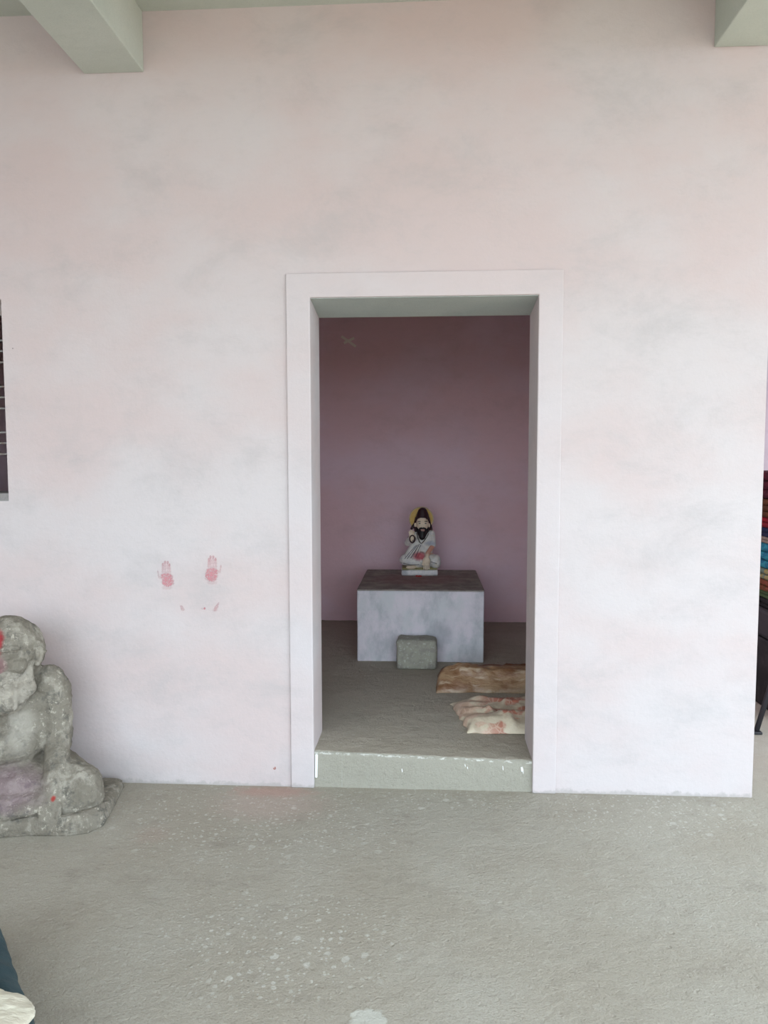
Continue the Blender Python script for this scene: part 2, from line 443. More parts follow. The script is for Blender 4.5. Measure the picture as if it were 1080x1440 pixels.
smear([(-1.722 + .045, 1.82, .003, .003, 0)], M_joint, front)
# chalky crossed strips on the back wall
k = NT('chalk_strip', .9, .1); k.color((0.90, 0.82, 0.74)); M_chalk = k.m
back = bpy.data.objects['wall_back']
for i, r in enumerate((0.62, -0.45)):
    bm = bmesh.new(); box(bm, -.06 if i == 0 else -.035, .07 if i == 0 else .05, -.0015, 0, -.009, .009)
    o = link('tape_strip', mesh_of(bm, 'tape_strip'), M_chalk, back); o.location = (-0.565, BY - .0005 - .0016 * i, 2.225); o.rotation_euler = (0, r, 0)

# ------------------------------------------------------------------ altar block
AX0, AX1, AY0, AY1, AZ = -0.4024, 0.3585, 1.4256, 2.235, 0.5804
altar = thing('altar', 'whitewashed masonry altar block with dark grimy top in the shrine room', 'altar', ((AX0 + AX1) / 2, AY0, 0.1405))
aw = (AX1 - AX0) / 2; ah = AZ - 0.1405; ad = AY1 - AY0
def rough_box(name, b, m, parent, seg=24, amp=0.002, bev=0.006):
    bm = bmesh.new(); box(bm, *b, bev=bev)
    bmesh.ops.triangulate(bm, faces=bm.faces)
    bmesh.ops.subdivide_edges(bm, edges=[e for e in bm.edges if e.calc_length() > 0.05], cuts=5, use_grid_fill=True)
    for v in bm.verts:
        v.co += Vector((noise.noise(v.co * 12), noise.noise(v.co * 12 + Vector((9, 0, 0))), 0)) * amp
    return link(name, mesh_of(bm, name), m, parent)
k = NT('worn_lilac_limewash', 0.92, 0.1)
c = k.mix(k.ramp(k.noise(4.5, 6, 0.6, k.coords((1, 1, 0.8))), 0.42, 0.6), (0.78, 0.72, 0.78), (0.68, 0.68, 0.71))
c = k.mix(k.math('MULTIPLY', k.ramp(k.noise(5, 7, 0.7, k.coords((1.3, 1, 0.8), (2.2, 0, 1))), 0.42, 0.70), 0.75), c, (0.44, 0.46, 0.49))
c = k.mix(k.math('MULTIPLY', k.spot((0.12, 0, 0.17), 0.07, 0.6, 1.0, 18), 0.5), c, (0.33, 0.34, 0.38))
k.color(c); k.bump(k.noise(40, 6, .7), .3, .006)
rough_box('body', (-aw, aw, 0, ad, 0, ah - 0.008), k.m, altar)
k = NT('grimy_altar_top', 0.9, 0.15)
c = k.mix(k.ramp(k.noise(9, 6, 0.7), 0.38, 0.65), (0.27, 0.235, 0.215), (0.42, 0.375, 0.335))
c = k.mix(k.math('MULTIPLY', k.ramp(k.noise(40, 4, 0.7), 0.62, 0.7), 0.4), c, (0.5, 0.47, 0.45))
c = k.mix(k.math('MULTIPLY', k.spot((-0.02, 0.40, ah), 0.22, 0.5, 0.9, 14, (1.2, 1, 1)), 0.35), c, (0.36, 0.13, 0.15))
k.color(c); k.bump(k.noise(60, 6, .7), .5, .006)
rough_box('top_slab', (-aw - .001, aw + .001, -.002, ad, ah - 0.008, ah), k.m, altar)

# vermilion petals left in front of the figurine
k = NT('vermilion', 0.7, 0.2); k.color((0.42, 0.04, 0.035)); M_verm = k.m
pet = thing('petal_heap', 'small red petal heap on the altar top in front of the figurine', 'petals', (-0.028, 1.925, AZ))
for i in range(7):
    a = random.uniform(0, 6.28); r = random.uniform(0, .018)
    solid('petal', [ell((r * math.cos(a) * 1.4, r * math.sin(a) * .7, .004), (.011, .008, .004), (random.uniform(-.5, .5), 'X'))], .0016, M_verm, pet, 1)

# ------------------------------------------------------------------ painted figurine on the altar
s_ = 0.000402
def I(x, y, d=0.0): return ((x - 480) * s_, d, (1250 - y) * s_)
fig = thing('saint_figurine', 'painted seated figurine of a bearded saint in white robe with yellow halo', 'figurine', (-0.031, 2.025, AZ), 0.03)
def flat(name, col, rough=0.55, spec=0.4, mott=0.0, dark=None, sc=60):
    k = NT(name, rough, spec)
    k.color(k.mix(k.math('MULTIPLY', k.ramp(k.noise(sc, 5, .7), .45, .7), mott), col, dark) if mott else col); return k.m
P = 1.0 * s_
# plinth
k = NT('figurine_plinth_paint', 0.5, 0.4)
c = k.mix(k.ramp(k.noise(28, 5, .6), .4, .65), (0.80, 0.78, 0.77), (0.66, 0.66, 0.66))
c = k.mix(k.math('MULTIPLY', k.spot((-0.105, -.05, .025), .03, .6, 1, 60), .7), c, (0.16, 0.20, 0.24)); k.color(c); M_pl = k.m
bm = bmesh.new(); box(bm, -310 * P, 300 * P, -.075, .075, 0, 102 * P, .012)
for v in bm.verts: v.co += Vector((0, 0, noise.noise(v.co * 30) * .003 if v.co.z > .02 else 0))
link('plinth', mesh_of(bm, 'plinth'), M_pl, fig, smooth=True)
bm = bmesh.new(); box(bm, -300 * P, 290 * P, -.068, .07, 100 * P, 132 * P, .006)
link('cushion', mesh_of(bm, 'cushion'), flat('olive_paint', (0.30, 0.27, 0.12), .6, .3, .6, (0.16, 0.15, 0.08)), fig, smooth=True)
# halo
hc = I(507, 320, .045)
bm = bmesh.new(); g = bmesh.ops.create_cone(bm, cap_ends=True, segments=48, radius1=.0835, radius2=.0835, depth=.010)
bmesh.ops.rotate(bm, verts=bm.verts, cent=(0, 0, 0), matrix=Matrix.Rotation(math.pi / 2, 3, 'X'))
bmesh.ops.bevel(bm, geom=[e for e in bm.edges if len(e.link_faces) == 2 and e.calc_face_angle() > 1], offset=.003, segments=2, affect='EDGES')
halo = link('halo', mesh_of(bm, 'halo'), flat('halo_yellow', (0.62, 0.38, 0.08), .5, .4, .5, (0.66, 0.46, 0.16), 35), fig); halo.location = hc
ring = tube('halo_rim', [(.080 * math.cos(a), -.004, .080 * math.sin(a)) for a in [i * 2 * math.pi / 48 for i in range(48)]], .0042, flat('halo_cream_rim', (0.62, 0.47, 0.30)), halo, True)
# skin: one continuous body under the clothes
k = NT('figurine_skin_paint', 0.5, 0.4)
c = k.mix(k.ramp(k.noise(40, 4, .6), .35, .7), (0.82, 0.68, 0.52), (0.74, 0.60, 0.45))
c = k.mix(k.math('MULTIPLY', k.spot(I(640, 800, -.04), .048, .5, 1.0, 50, (1.2, 1.6, .8)), .75), c, (0.62, 0.24, 0.17)); k.color(c); M_skin = k.m
skin = [ell(I(522, 400, -.012), (.043, .045, .060)), cap(I(522, 470), I(515, 600), .026, .03),            # head, neck
        ell(I(512, 720, .01), (.062, .038, .10)), cap(I(400, 585, .01), I(650, 585, .01), .024),           # torso, shoulders
        cap(I(522, 385, -.052), I(522, 432, -.060), .004, .0065),                                          # nose
        ell(I(400, 412, -.005), (.007, .009, .015)), ell(I(637, 420, -.005), (.007, .009, .015)),          # ears
        cap(I(365, 590), I(270, 720, -.01), .018, .015), cap(I(270, 720, -.01), I(338, 648, -.060), .015, .012),
        ell(I(345, 600, -.064), (.020, .010, .024)),                                                        # raised palm
        cap(I(312, 575, -.066), I(300, 510, -.066), .0058, .0045), cap(I(332, 565, -.067), I(325, 488, -.068), .006, .0045),
        cap(I(352, 565, -.067), I(352, 486, -.069), .006, .0045), cap(I(374, 570, -.066), I(382, 508, -.070), .0058, .0045),
        cap(I(385, 615, -.066), I(400, 575, -.078), .006, .005),
        cap(I(668, 590), I(700, 760, -.01), .019, .016), cap(I(700, 760, -.01), I(600, 880, -.070), .017, .014),
        cap(I(600, 880, -.070), I(592, 1010, -.082), .013, .015), ell(I(590, 1000, -.083), (.024, .012, .035)),   # hanging hand
        cap(I(552, 1040, -.084), I(545, 1125, -.080), .0058, .005), cap(I(575, 1050, -.086), I(572, 1138, -.082), .006, .005),
        cap(I(600, 1050, -.086), I(603, 1140, -.082), .006, .005), cap(I(625, 1040, -.084), I(632, 1125, -.080), .0058, .005),
        cap(I(545, 960, -.080), I(522, 1060, -.086), .006, .005),
        cap(I(560, 1100, -.03), I(300, 1105, -.062), .014, .011), ell(I(330, 1108, -.064), (.034, .016, .012)),    # folded leg, foot
        ell(I(525, 980, 0), (.10, .055, .05))]
body = solid('body', skin, .0021, M_skin, fig, 2)
# robe
k = NT('figurine_robe_paint', 0.5, 0.4)
c = k.mix(k.ramp(k.noise(38, 5, .6), .38, .65), (0.76, 0.73, 0.68), (0.62, 0.61, 0.60))
c = k.mix(k.math('MULTIPLY', k.ramp(k.noise(24, 4, .6, k.coords((1, 1, 1), (3, 1, 1))), .52, .7), .6), c, (0.66, 0.58, 0.44))
c = k.mix(k.math('MULTIPLY', k.spot(I(470, 920, -.07), .030, .5, 1.0, 50, (1.4, 2.2, .9)), .9), c, (0.50, 0.06, 0.09))
c = k.mix(k.math('MULTIPLY', k.spot(I(660, 720, -.03), .022, .6, 1.0, 50, (1.5, 2.5, .7)), .6), c, (0.34, 0.40, 0.52)); k.color(c); M_robe = k.m
robe = [ell(I(520, 760, .008), (.078, .045, .105)), ell(I(585, 640, .0), (.056, .044, .058)), cap(I(400, 590, .008), I(660, 570, .008), .030),
        cap(I(668, 570), I(695, 740, -.008), .029, .025),
        cap(I(365, 600), I(275, 715, -.008), .023, .021), cap(I(275, 715, -.01), I(318, 672, -.045), .022, .018),
        cap(I(430, 700, -.02), I(300, 920, -.03), .030, .034),
        cap(I(500, 950, -.030), I(235, 985, -.030), .042, .036), ell(I(330, 1010, -.02), (.078, .058, .038)),
        ell(I(180, 1000, -.015), (.020, .03, .018)), ell(I(470, 1010, -.035), (.05, .045, .045)),
        cap(I(600, 1010, .0), I(735, 995, -.040), .045, .040), ell(I(742, 1040, -.045), (.036, .036, .040)),
        ell(I(520, 1040, .0), (.12, .062, .045))]
for (a, b) in (((430, 740, -.040), (250, 960, -.055)), ((450, 730, -.046), (300, 965, -.062)), ((480, 730, -.048), (370, 960, -.070)), ((410, 760, -.036), (210, 970, -.050)),
               ((505, 740, -.048), (430, 940, -.072))):
    robe.append(cap(I(*a), I(*b), .0055, .007))
for y in (1030, 1062): robe.append(cap(I(200, y - 10, -.055), I(480, y, -.078), .007, .007))
solid('robe', robe, .0022, M_robe, fig, 2)
M_ink = flat('black_paint', (0.012, 0.010, 0.011), .4, .4)
M_fold = flat('grey_fold_paint', (0.14, 0.14, 0.16))
for q in (((440, 735, -.055), (350, 850, -.068), (265, 965, -.073)), ((470, 725, -.058), (405, 830, -.069), (325, 950, -.081)), ((415, 745, -.050), (320, 850, -.061), (225, 965, -.068)),
          ((495, 735, -.058), (460, 810, -.066), (400, 930, -.084)), ((655, 1010, -.084), (700, 1020, -.088), (760, 1040, -.085)), ((200, 1040, -.068), (330, 1062, -.085), (470, 1050, -.084))):
    tube('fold_line', [I(*p) for p in q], .0018, M_fold, fig)
for x in (562, 588, 613): tube('finger_line', [I(x, 1062, -.0935), I(x - 1, 1132, -.088)], .0011, M_fold, fig)
# neckline, beads
tube('neckline', [I(425, 540, -.046), I(445, 620, -.052), I(475, 690, -.054), I(505, 712, -.054), I(540, 680, -.054), I(590, 610, -.052), I(625, 545, -.044)], .0030, flat('brown_band_paint', (0.12, 0.10, 0.08)), fig)
tube('bead_loop', [I(352 + 42 * math.cos(a), 630 + 60 * math.sin(a), -.081) for a in [i * 2 * math.pi / 28 for i in range(28)]], .0042, flat('dark_bead_paint', (0.035, 0.012, 0.012)), fig, True)
# hair, beard, face
M_hair = flat('maroon_black_hair_paint', (0.030, 0.010, 0.012), .45, .4)
solid('hair', [ell(I(525, 240, .004), (.034, .036, .040)), cap(I(525, 200, .004), I(525, 290, .004), .033, .046), ell(I(522, 320, .012), (.052, .045, .034)),
               cap(I(425, 330, .010), I(400, 420, .020), .014, .012), cap(I(620, 330, .010), I(645, 420, .020), .014, .012),
               cap(I(395, 420, .020), I(340, 478, .010), .014, .008), cap(I(650, 430, .020), I(678, 490, .010), .013, .008),
               cap(I(400, 430, .016), I(412, 520, .0), .012, .010), cap(I(640, 430, .016), I(640, 510, .0), .012, .009)], .0021, M_hair, fig, 2)
solid('beard', [cap(I(440, 440, -.022), I(450, 510, -.034), .0075, .013), cap(I(606, 440, -.022), I(598, 510, -.034), .0075, .013),
                cap(I(522, 520, -.042), I(515, 600, -.052), .030, .022), cap(I(470, 520, -.040), I(500, 605, -.050), .016, .014), cap(I(575, 520, -.040), I(535, 605, -.050), .016, .014),
                cap(I(515, 600, -.052), I(512, 628, -.050), .018, .012),
                cap(I(522, 448, -.058), I(478, 462, -.052), .0045, .006), cap(I(522, 448, -.058), I(568, 462, -.052), .0045, .006),
                cap(I(478, 462, -.052), I(468, 505, -.046), .006, .009), cap(I(568, 462, -.052), I(580, 505, -.046), .006, .009)], .0019, M_ink, fig, 1)
solid('lips', [cap(I(500, 478, -.068), I(548, 478, -.068), .0042), cap(I(510, 490, -.070), I(542, 490, -.070), .0062)], .0013, flat('lip_paint', (0.52, 0.30, 0.26)), fig, 1)
for x in (475, 572):
    solid('eye', [ell(I(x, 377, -.051), (.0085, .0040, .0036))], .0011, flat('eye_paint', (0.10, 0.10, 0.11)), fig, 1)
    tube('eyebrow', [I(x - 32, 352, -.046), I(x, 342, -.051), I(x + 32, 352, -.046)], .0022, M_hair, fig)

# ------------------------------------------------------------------ stone in front of the altar
k = NT('pitted_stone', 0.9, 0.2)
c = k.mix(k.ramp(k.noise(22, 6, .7), .4, .65), (0.36, 0.35, 0.29), (0.29, 0.275, 0.24))
c = k.mix(k.math('MULTIPLY', k.ramp(k.noise(55, 4, .7), .56, .66), .8), c, (0.52, 0.52, 0.46)); k.color(c); k.bump(k.noise(60, 6, .7), .6, .008)
bm = bmesh.new(); box(bm, -.118, .122, 0, .16, 0, .172, .022)
bmesh.ops.triangulate(bm, faces=bm.faces)
bmesh.ops.subdivide_edges(bm, edges=[e for e in bm.edges if e.calc_length() > .02], cuts=4, use_grid_fill=True)
for v in bm.verts:
    w = v.co.copy(); sh = 1 - .10 * (w.z / .17)
    v.co.x = w.x * (1 - .03 * (w.z / .17)); v.co.y = .16 - (.16 - w.y) * sh
    if w.z > .02: v.co += Vector((noise.noise(w * 22), noise.noise(w * 22 + Vector((5, 5, 5))), noise.noise(w * 18 + Vector((9, 1, 5))))) * .007
st = link('stone_block', mesh_of(bm, 'stone_block'), k.m, smooth=True); st.location = (-0.043, 1.247, 0.1415)
tag(st, 'rough pitted stone block on the floor against the altar front', 'stone')

# ------------------------------------------------------------------ crumpled sacks by the right jamb
def sack(name, quad, H, m, prof, seed, nu=70, nv=46, crease=.012, loc=(0, 0, 0), folds=()):
    """quad: four corners (front-left, front-right, back-right, back-left) on the floor"""
    Q = [Vector((*q, 0)) for q in quad]; off = Vector((seed * 3.7, seed * 1.3, 0))
    bm = bmesh.new(); T = []; B = []
    for j in range(nv + 1):
        v = j / nv; tr = []; br = []
        for i in range(nu + 1):
            u = i / nu
            p = (Q[0] * (1 - u) + Q[1] * u) * (1 - v) + (Q[3] * (1 - u) + Q[2] * u) * v
            edge = (1 - abs(2 * u - 1) ** 8) ** .5 * (1 - abs(2 * v - 1) ** 6) ** .5
            q = Vector((p.x * 5, p.y * 13, 0)) + off
            d, _ = noise.voronoi(q, distance_metric='DISTANCE', exponent=2.5)
            ridge = min(1, (d[1] - d[0]) * 2.2)
            wq = Vector((p.x * 4 + noise.noise(p * 9 + off) * .8, p.y * 20 + noise.noise(p * 6 + off) * 2.0, 3)) + off
            fold = 1 - abs(noise.noise(wq)) * 2.4
            fold += .6 * (1 - abs(noise.noise(wq * 2.3)) * 2.4)
            fl = 0.0
            for (u0, v0, u1, v1, wd, am) in folds:      # pressed folds running across the film
                ax, ay = u1 - u0, (v1 - v0); t = max(0, min(1, ((u - u0) * ax + (v - v0) * ay) / (ax * ax + ay * ay)))
                dd = math.hypot((u - u0 - ax * t) * 1.4, v - v0 - ay * t + .03 * noise.noise(Vector((u * 5, v0 * 9, 2)) + off))
                fl += am * max(0.0, 1 - dd / wd)
            h = (H * prof(u, v) + fl) * edge + edge * (crease * (ridge - .5) + crease * .7 * fold)
            wob = Vector((noise.noise(Vector((u * 3, v * 6, 1)) + off), noise.noise(Vector((u * 7, v * 3, 5)) + off), 0)) * .020 + Vector((noise.noise(Vector((u * 16, v * 16, 8)) + off), noise.noise(Vector((u * 16, v * 16, 4)) + off), 0)) * .006
            tr.append(bm.verts.new(p + wob + Vector((0, 0, max(.004, h + .004)))))
            br.append(bm.verts.new(p + wob + Vector((0, 0, 0))))
        T.append(tr); B.append(br)
    for j in range(nv):
        for i in range(nu):
            bm.faces.new((T[j][i], T[j][i + 1], T[j + 1][i + 1], T[j + 1][i])); bm.faces.new((B[j][i], B[j + 1][i], B[j + 1][i + 1], B[j][i + 1]))
    for j in range(nv):
        bm.faces.new((T[j][0], T[j + 1][0], B[j + 1][0], B[j][0])); bm.faces.new((T[j][nu], B[j][nu], B[j + 1][nu], T[j + 1][nu]))
    for i in range(nu):
        bm.faces.new((T[0][i], B[0][i], B[0][i + 1], T[0][i + 1])); bm.faces.new((T[nv][i], T[nv][i + 1], B[nv][i + 1], B[nv][i]))
    o = link(name, mesh_of(bm, name), m, smooth=True); o.location = loc
    return o
k = NT('brown_sack_film', 0.38, 0.5)
c = k.mix(k.ramp(k.noise(9, 5, .65, k.coords((.6, 2.2, 1))), .36, .62), (0.36, 0.23, 0.13), (0.19, 0.085, 0.038))
c = k.mix(k.math('MULTIPLY', k.ramp(k.noise(16, 4, .6, k.coords((.5, 3, 1), (7, 0, 0))), .52, .68), .7), c, (0.58, 0.46, 0.33))
sy_ = k.n.new('ShaderNodeSeparateXYZ'); k.link(k.tc.outputs['Object'], sy_.inputs[0])
yy = k.math('ADD', sy_.outputs['Y'], k.math('MULTIPLY', k.math('SUBTRACT', k.noise(8, 3), .5), .16))
c = k.mix(k.math('MULTIPLY', k.ramp(yy, .80, .86, 1, 0), .6), c, (0.58, 0.48, 0.35))      # paler hem
c = k.mix(k.math('MULTIPLY', k.ramp(yy, 1.02, 1.14), .85), c, (0.16, 0.065, 0.03))           # dark folded mouth
k.color(c)
k.bump(k.noise(30, 5, .6, k.coords((.7, 2.5, 1))), .5, .01)
sA = sack('plastic_sack', [(.06, .83), (.80, .86), (.84, 1.27), (.10, 1.27)], .075, k.m, lambda u, v: .35 + .95 * math.exp(-((v - .28) / .2) ** 2) + .25 * math.sin(9 * v), 1, crease=.007, folds=((0, .42, 1, .36, .05, .022), (.08, .62, 1, .60, .06, .020), (.2, .16, 1, .12, .06, .018), (.5, .75, 1, .86, .05, .022), (0, .2, .3, .3, .06, .016)), loc=(0, 0, 0.1425))
tag(sA, 'crumpled brown plastic sack on the shrine floor, the one beside the altar', 'sack')
k = NT('cream_sack_print', 0.42, 0.45)
pr = k.ramp(k.noise(9, 3, .5, k.coords((1.0, 1.7, 1), (4.4, 1.2, 0))), .46, .52)
sx = k.n.new('ShaderNodeSeparateXYZ'); k.link(k.tc.outputs['Object'], sx.inputs[0])
side = k.ramp(sx.outputs['X'], .25, .38)
c = k.mix(k.ramp(k.noise(14, 5, .6), .4, .7), (0.62, 0.54, 0.41), (0.44, 0.35, 0.26))
c = k.mix(k.math('MULTIPLY', k.math('MULTIPLY', pr, k.math('ADD', k.math('MULTIPLY', side, .65), .35)), .9), c, (0.45, 0.15, 0.10))
vr = k.voronoi(28, 'DISTANCE_TO_EDGE')
c = k.mix(k.math('MULTIPLY', k.math('MULTIPLY', k.ramp(vr.outputs['Distance'], .04, .10, 1, 0), pr), .6), c, (0.62, 0.46, 0.36)); k.color(c)
k.bump(k.noise(34, 5, .6), .4, .008)
sB = sack('plastic_sack', [(.205, .275), (.80, .29), (.86, .78), (.135, .66)], .07, k.m, lambda u, v: .35 + .5 * math.exp(-((v - .18) / .12) ** 2) + .30 * math.exp(-((v - .72) / .18) ** 2), 2, crease=.007, folds=((.1, .95, .35, .66, .06, .016), (.35, .66, 1, .62, .05, .012), (0, .6, .22, .45, .07, .015), (.22, .45, .34, .05, .06, .016), (.34, .22, 1, .20, .06, .016), (.15, .84, 1, .82, .06, .010), (.3, .06, 1, .05, .05, .012), (.45, .55, .6, .25, .07, .010)), loc=(0, 0, 0.1395))
tag(sB, 'crumpled cream plastic sack with red print on the shrine floor near the doorway', 'sack')

# ------------------------------------------------------------------ weathered stone statue at the left
SX, SY = -1.592, -0.25
sta = thing('stone_statue', 'weathered grey stone statue of a seated bearded man on the porch floor', 'statue', (SX, SY, 0), 0.13)
def stone_mat(name, extra=True, ca=(0.235, 0.208, 0.165), cb=(0.32, 0.288, 0.235)):
    k = NT(name, 0.95, 0.15)
    c = k.mix(k.ramp(k.noise(7, 6, .65), .36, .64), ca, cb)
    c = k.mix(k.math('MULTIPLY', k.ramp(k.noise(10, 6, .7, k.coords((1, 1, .8), (3, 8, 1))), .5, .66), .7), c, (0.52, 0.475, 0.40))
    c = k.mix(k.math('MULTIPLY', k.ramp(k.noise(17, 6, .75, k.coords((1, 1, 1), (1, 2, 9))), .50, .66), .7), c, (0.13, 0.125, 0.11))
    c = k.mix(k.math('MULTIPLY', k.ramp(k.noise(48, 5, .75, k.coords((1, 1, 1), (2, 5, 4))), .56, .64), k.ramp(k.noise(7), .42, .58)), c, (0.58, 0.53, 0.44))
    if extra:
        c = k.mix(k.math('MULTIPLY', k.spot((.055, -.09, .36), .07, .6, 1.0, 22, (.6, 1.5, 1.3)), .7), c, (0.54, 0.50, 0.43))
        c = k.mix(k.math('MULTIPLY', k.spot((0, -.12, .69), .034, .3, .7, 50, (.8, 2, 1.3)), .95), c, (0.42, 0.05, 0.06))
        c = k.mix(k.math('MULTIPLY', k.spot((.005, -.13, .60), .03, .5, .9, 40, (1, 2, 1.4)), .5), c, (0.40, 0.16, 0.20))
        c = k.mix(k.math('MULTIPLY', k.spot((.095, -.11, .70), .018, .5, .9, 40), .5), c, (0.62, 0.36, 0.36))
        c = k.mix(k.math('MULTIPLY', k.spot((.02, -.17, .15), .11, .5, .9, 16, (1.3, 1.4, .6)), .5), c, (0.30, 0.19, 0.24))
        c = k.mix(k.math('MULTIPLY', k.spot((.215, -.21, .125), .009, .4, .5, 60, (1, 3, 1)), .95), c, (0.45, 0.06, 0.05))
    k.color(c); k.bump(k.math('ADD', k.noise(55, 6, .75), k.math('MULTIPLY', k.noise(16, 4, .6), 1.2)), .9, .02)
    return k.m
M_st = stone_mat('weathered_stone')
sh = [ell((0, .0, .13), (.27, .17, .10)), ell((0, .03, .30), (.150, .105, .20)), ell((0, .03, .43), (.165, .105, .12)),
      cap((-.125, .03, .49), (.125, .03, .49), .075), cap((0, .03, .52), (0, .01, .58), .085, .08),
      ell((0, -.01, .635), (.128, .128, .132)), ell((0, -.035, .59), (.112, .105, .09)),
      cap((0, -.128, .655), (0, -.150, .605), .014, .021), ell((0, -.145, .605), (.027, .018, .014)),      # nose
      cap((-.075, -.118, .668), (-.02, -.134, .664), .012), cap((.075, -.118, .668), (.02, -.134, .664), .012),
      ell((.052, -.118, .638), (.023, .014, .013)), ell((-.052, -.118, .638), (.023, .014, .013)),            # eyes
      ell((.068, -.108, .598), (.035, .025, .03)), ell((-.068, -.108, .598), (.035, .025, .03)),              # cheeks
      cap((-.035, -.135, .577), (.035, -.135, .577), .012)]
for sg in (-1, 1):
    sh += [ell((sg * .128, -.03, .632), (.015, .024, .044)), cap((sg * .130, -.050, .665), (sg * .142, -.042, .635), .009, .009), cap((sg * .142, -.042, .635), (sg * .130, -.052, .595), .009, .010),
           cap((sg * .145, .03, .475), (sg * .165, .02, .30), .066, .055), cap((sg * .165, .02, .30), (sg * .195, -.12, .16), .055, .044),
           cap((sg * .195, -.12, .16), (sg * .205, -.175, .10), .044, .038),
           cap((sg * .09, .05, .15), (sg * .275, -.08, .115), .105, .085), cap((sg * .275, -.08, .115), (sg * .30, -.10, .085), .085, .07),
           cap((sg * .27, -.13, .085), (-sg * .04, -.185, .08), .06, .05), ell((-sg * .09, -.20, .085), (.07, .035, .03))]
    for i, fx in enumerate((-.030, -.010, .010, .030)):
        sh.append(cap((sg * (.207 + fx), -.205, .10), (sg * (.207 + fx * 1.05), -.222, .055 - (.008 if i in (1, 2) else 0)), .0115, .010))
    sh.append(cap((sg * .165, -.185, .12), (sg * .150, -.21, .085), .012, .010))
sh += [ell((0, .0, .27), (.13, .13, .09)), cap((.02, -.07, .40), (.03, -.075, .24), .012), cap((-.05, -.065, .40), (-.06, -.075, .24), .012), cap((.0, -.205, .105), (.0, -.235, .11), .026, .022)]
def carve(c):
    if c.y < -.06 and .5 < c.z < .75:
        for sg in (-1, 1):
            d = math.hypot((c.x - sg * .052) / .036, (c.z - .645) / .020); c.y += .020 * math.exp(-d * d)
            e = math.hypot((c.x - sg * .052) / .020, (c.z - .640) / .009); c.y -= .014 * math.exp(-e * e)
            g = math.hypot((c.x - sg * .034) / .012, (c.z - .598) / .018); c.y += .008 * math.exp(-g * g)
    return c
solid('body', sh, .0065, M_st, sta, 2, .006, 26, post=carve)
M_beard = stone_mat('pale_weathered_stone', False, (0.37, 0.33, 0.27), (0.50, 0.455, 0.385))
bd = [cap((-.094, -.075, .585), (-.09, -.075, .50), .020, .03), cap((.094, -.075, .585), (.09, -.075, .50), .020, .03),
      ell((0, -.085, .50), (.105, .05, .075)), ell((0, -.085, .455), (.085, .042, .05)), cap((-.045, -.135, .575), (.045, -.135, .575), .013), ell((0, -.10, .55), (.10, .045, .04))]
for x in (-.07, -.035, 0, .035, .07): bd.append(cap((x, -.125, .545), (x * .9, -.128, .44), .012, .009))
solid('beard', bd, .007, M_beard, sta, 1, .005, 40)
for sg in (-1, 1):
    er = [Vector((sg * (.120 + .017 * math.sin(t)), -.052 + .006 * math.cos(t), .632 + .040 * math.cos(t))) for t in [i * math.pi / 8 for i in range(9)]]
    solid('ear', [cap(er[i], er[i + 1], .0085) for i in range(8)] + [ell((sg * .122, -.046, .632), (.013, .012, .034)), ell((sg * .120, -.054, .594), (.011, .011, .014))], .004, M_beard, sta, 1, .002, 60)
# base slab with an uneven rim
bm = bmesh.new()
plan = [(-.40, -.20), (-.30, -.235), (-.12, -.228), (.0, -.238), (.13, -.226), (.27, -.238), (.345, -.225), (.385, -.17), (.382, .0), (.375, .10), (.372, .165), (.30, .18), (0, .185), (-.37, .17), (-.39, 0)]
rows = []
for (sc, z) in ((.995, 0), (1.0, .02), (.985, .05), (.93, .066)):
    rows.append([bm.verts.new((x * sc, y * sc + (0 if y < .1 else -.004), (z * (1.0 if y < .0 else .62)) + (.004 * noise.noise(Vector((x * 20, y * 20, z * 30))) if z else 0))) for x, y in plan])
for a, b in zip(rows, rows[1:]):
    for i in range(len(plan)): bm.faces.new((a[i], a[(i + 1) % len(plan)], b[(i + 1) % len(plan)], b[i]))
bm.faces.new(rows[-1]); bm.faces.new(rows[0])
bmesh.ops.triangulate(bm, faces=bm.faces); bmesh.ops.subdivide_edges(bm, edges=bm.edges[:], cuts=3, use_grid_fill=True)
for v in bm.verts:
    if v.co.z > .004: v.co += Vector((noise.noise(v.co * 25), noise.noise(v.co * 25 + Vector((3, 3, 3))), noise.noise(v.co * 25 + Vector((7, 3, 1))))) * .006
link('base', mesh_of(bm, 'base'), M_st, sta, smooth=True)

# ------------------------------------------------------------------ bundle at the near left
k = NT('teal_tarpaulin', 0.6, 0.3)
k.color(k.mix(k.ramp(k.noise(8, 5, .6), .35, .7), (0.016, 0.038, 0.046), (0.026, 0.056, 0.064))); k.bump(k.noise(30, 4, .6), .4, .008)
bun = solid('tarpaulin_bundle', [cap((-.207, .176, .09), (-.03, -.03, .088), .092, .090), cap((-.03, -.03, .088), (.20, -.30, .088), .090, .090), ell((-.22, -.12, .10), (.26, .26, .098)), ell((-.08, -.25, .09), (.24, .24, .09))],
            .012, k.m, None, 4, .008, 9, post=lambda c: Vector((c.x, c.y, min(max(c.z, 0.0), .165 + .1 * max(0, c.z - .165)))))
bun.location = (-1.0, -1.36, 0.0)
tag(bun, 'dark teal tarpaulin bundle lying on the porch floor under a cream cloth', 'bundle')
k = NT('cream_cotton', 0.9, 0.1)
c = k.mix(k.ramp(k.noise(16, 5, .6, k.coords((1, 2.4, 1), (0, 0, 0), (0, 0, .6))), .38, .66), (0.62, 0.58, 0.47), (0.50, 0.45, 0.36))
c = k.mix(k.math('MULTIPLY', k.spot((-.075, .075, .0), .03, .6, .8, 30, (1, 1, 4)), .6), c, (0.5, 0.2, 0.12)); k.color(c)
k.bump(k.noise(24, 4, .6, k.coords((1, 2.5, 1), (0, 0, 0), (0, 0, .6))), .5, .012)
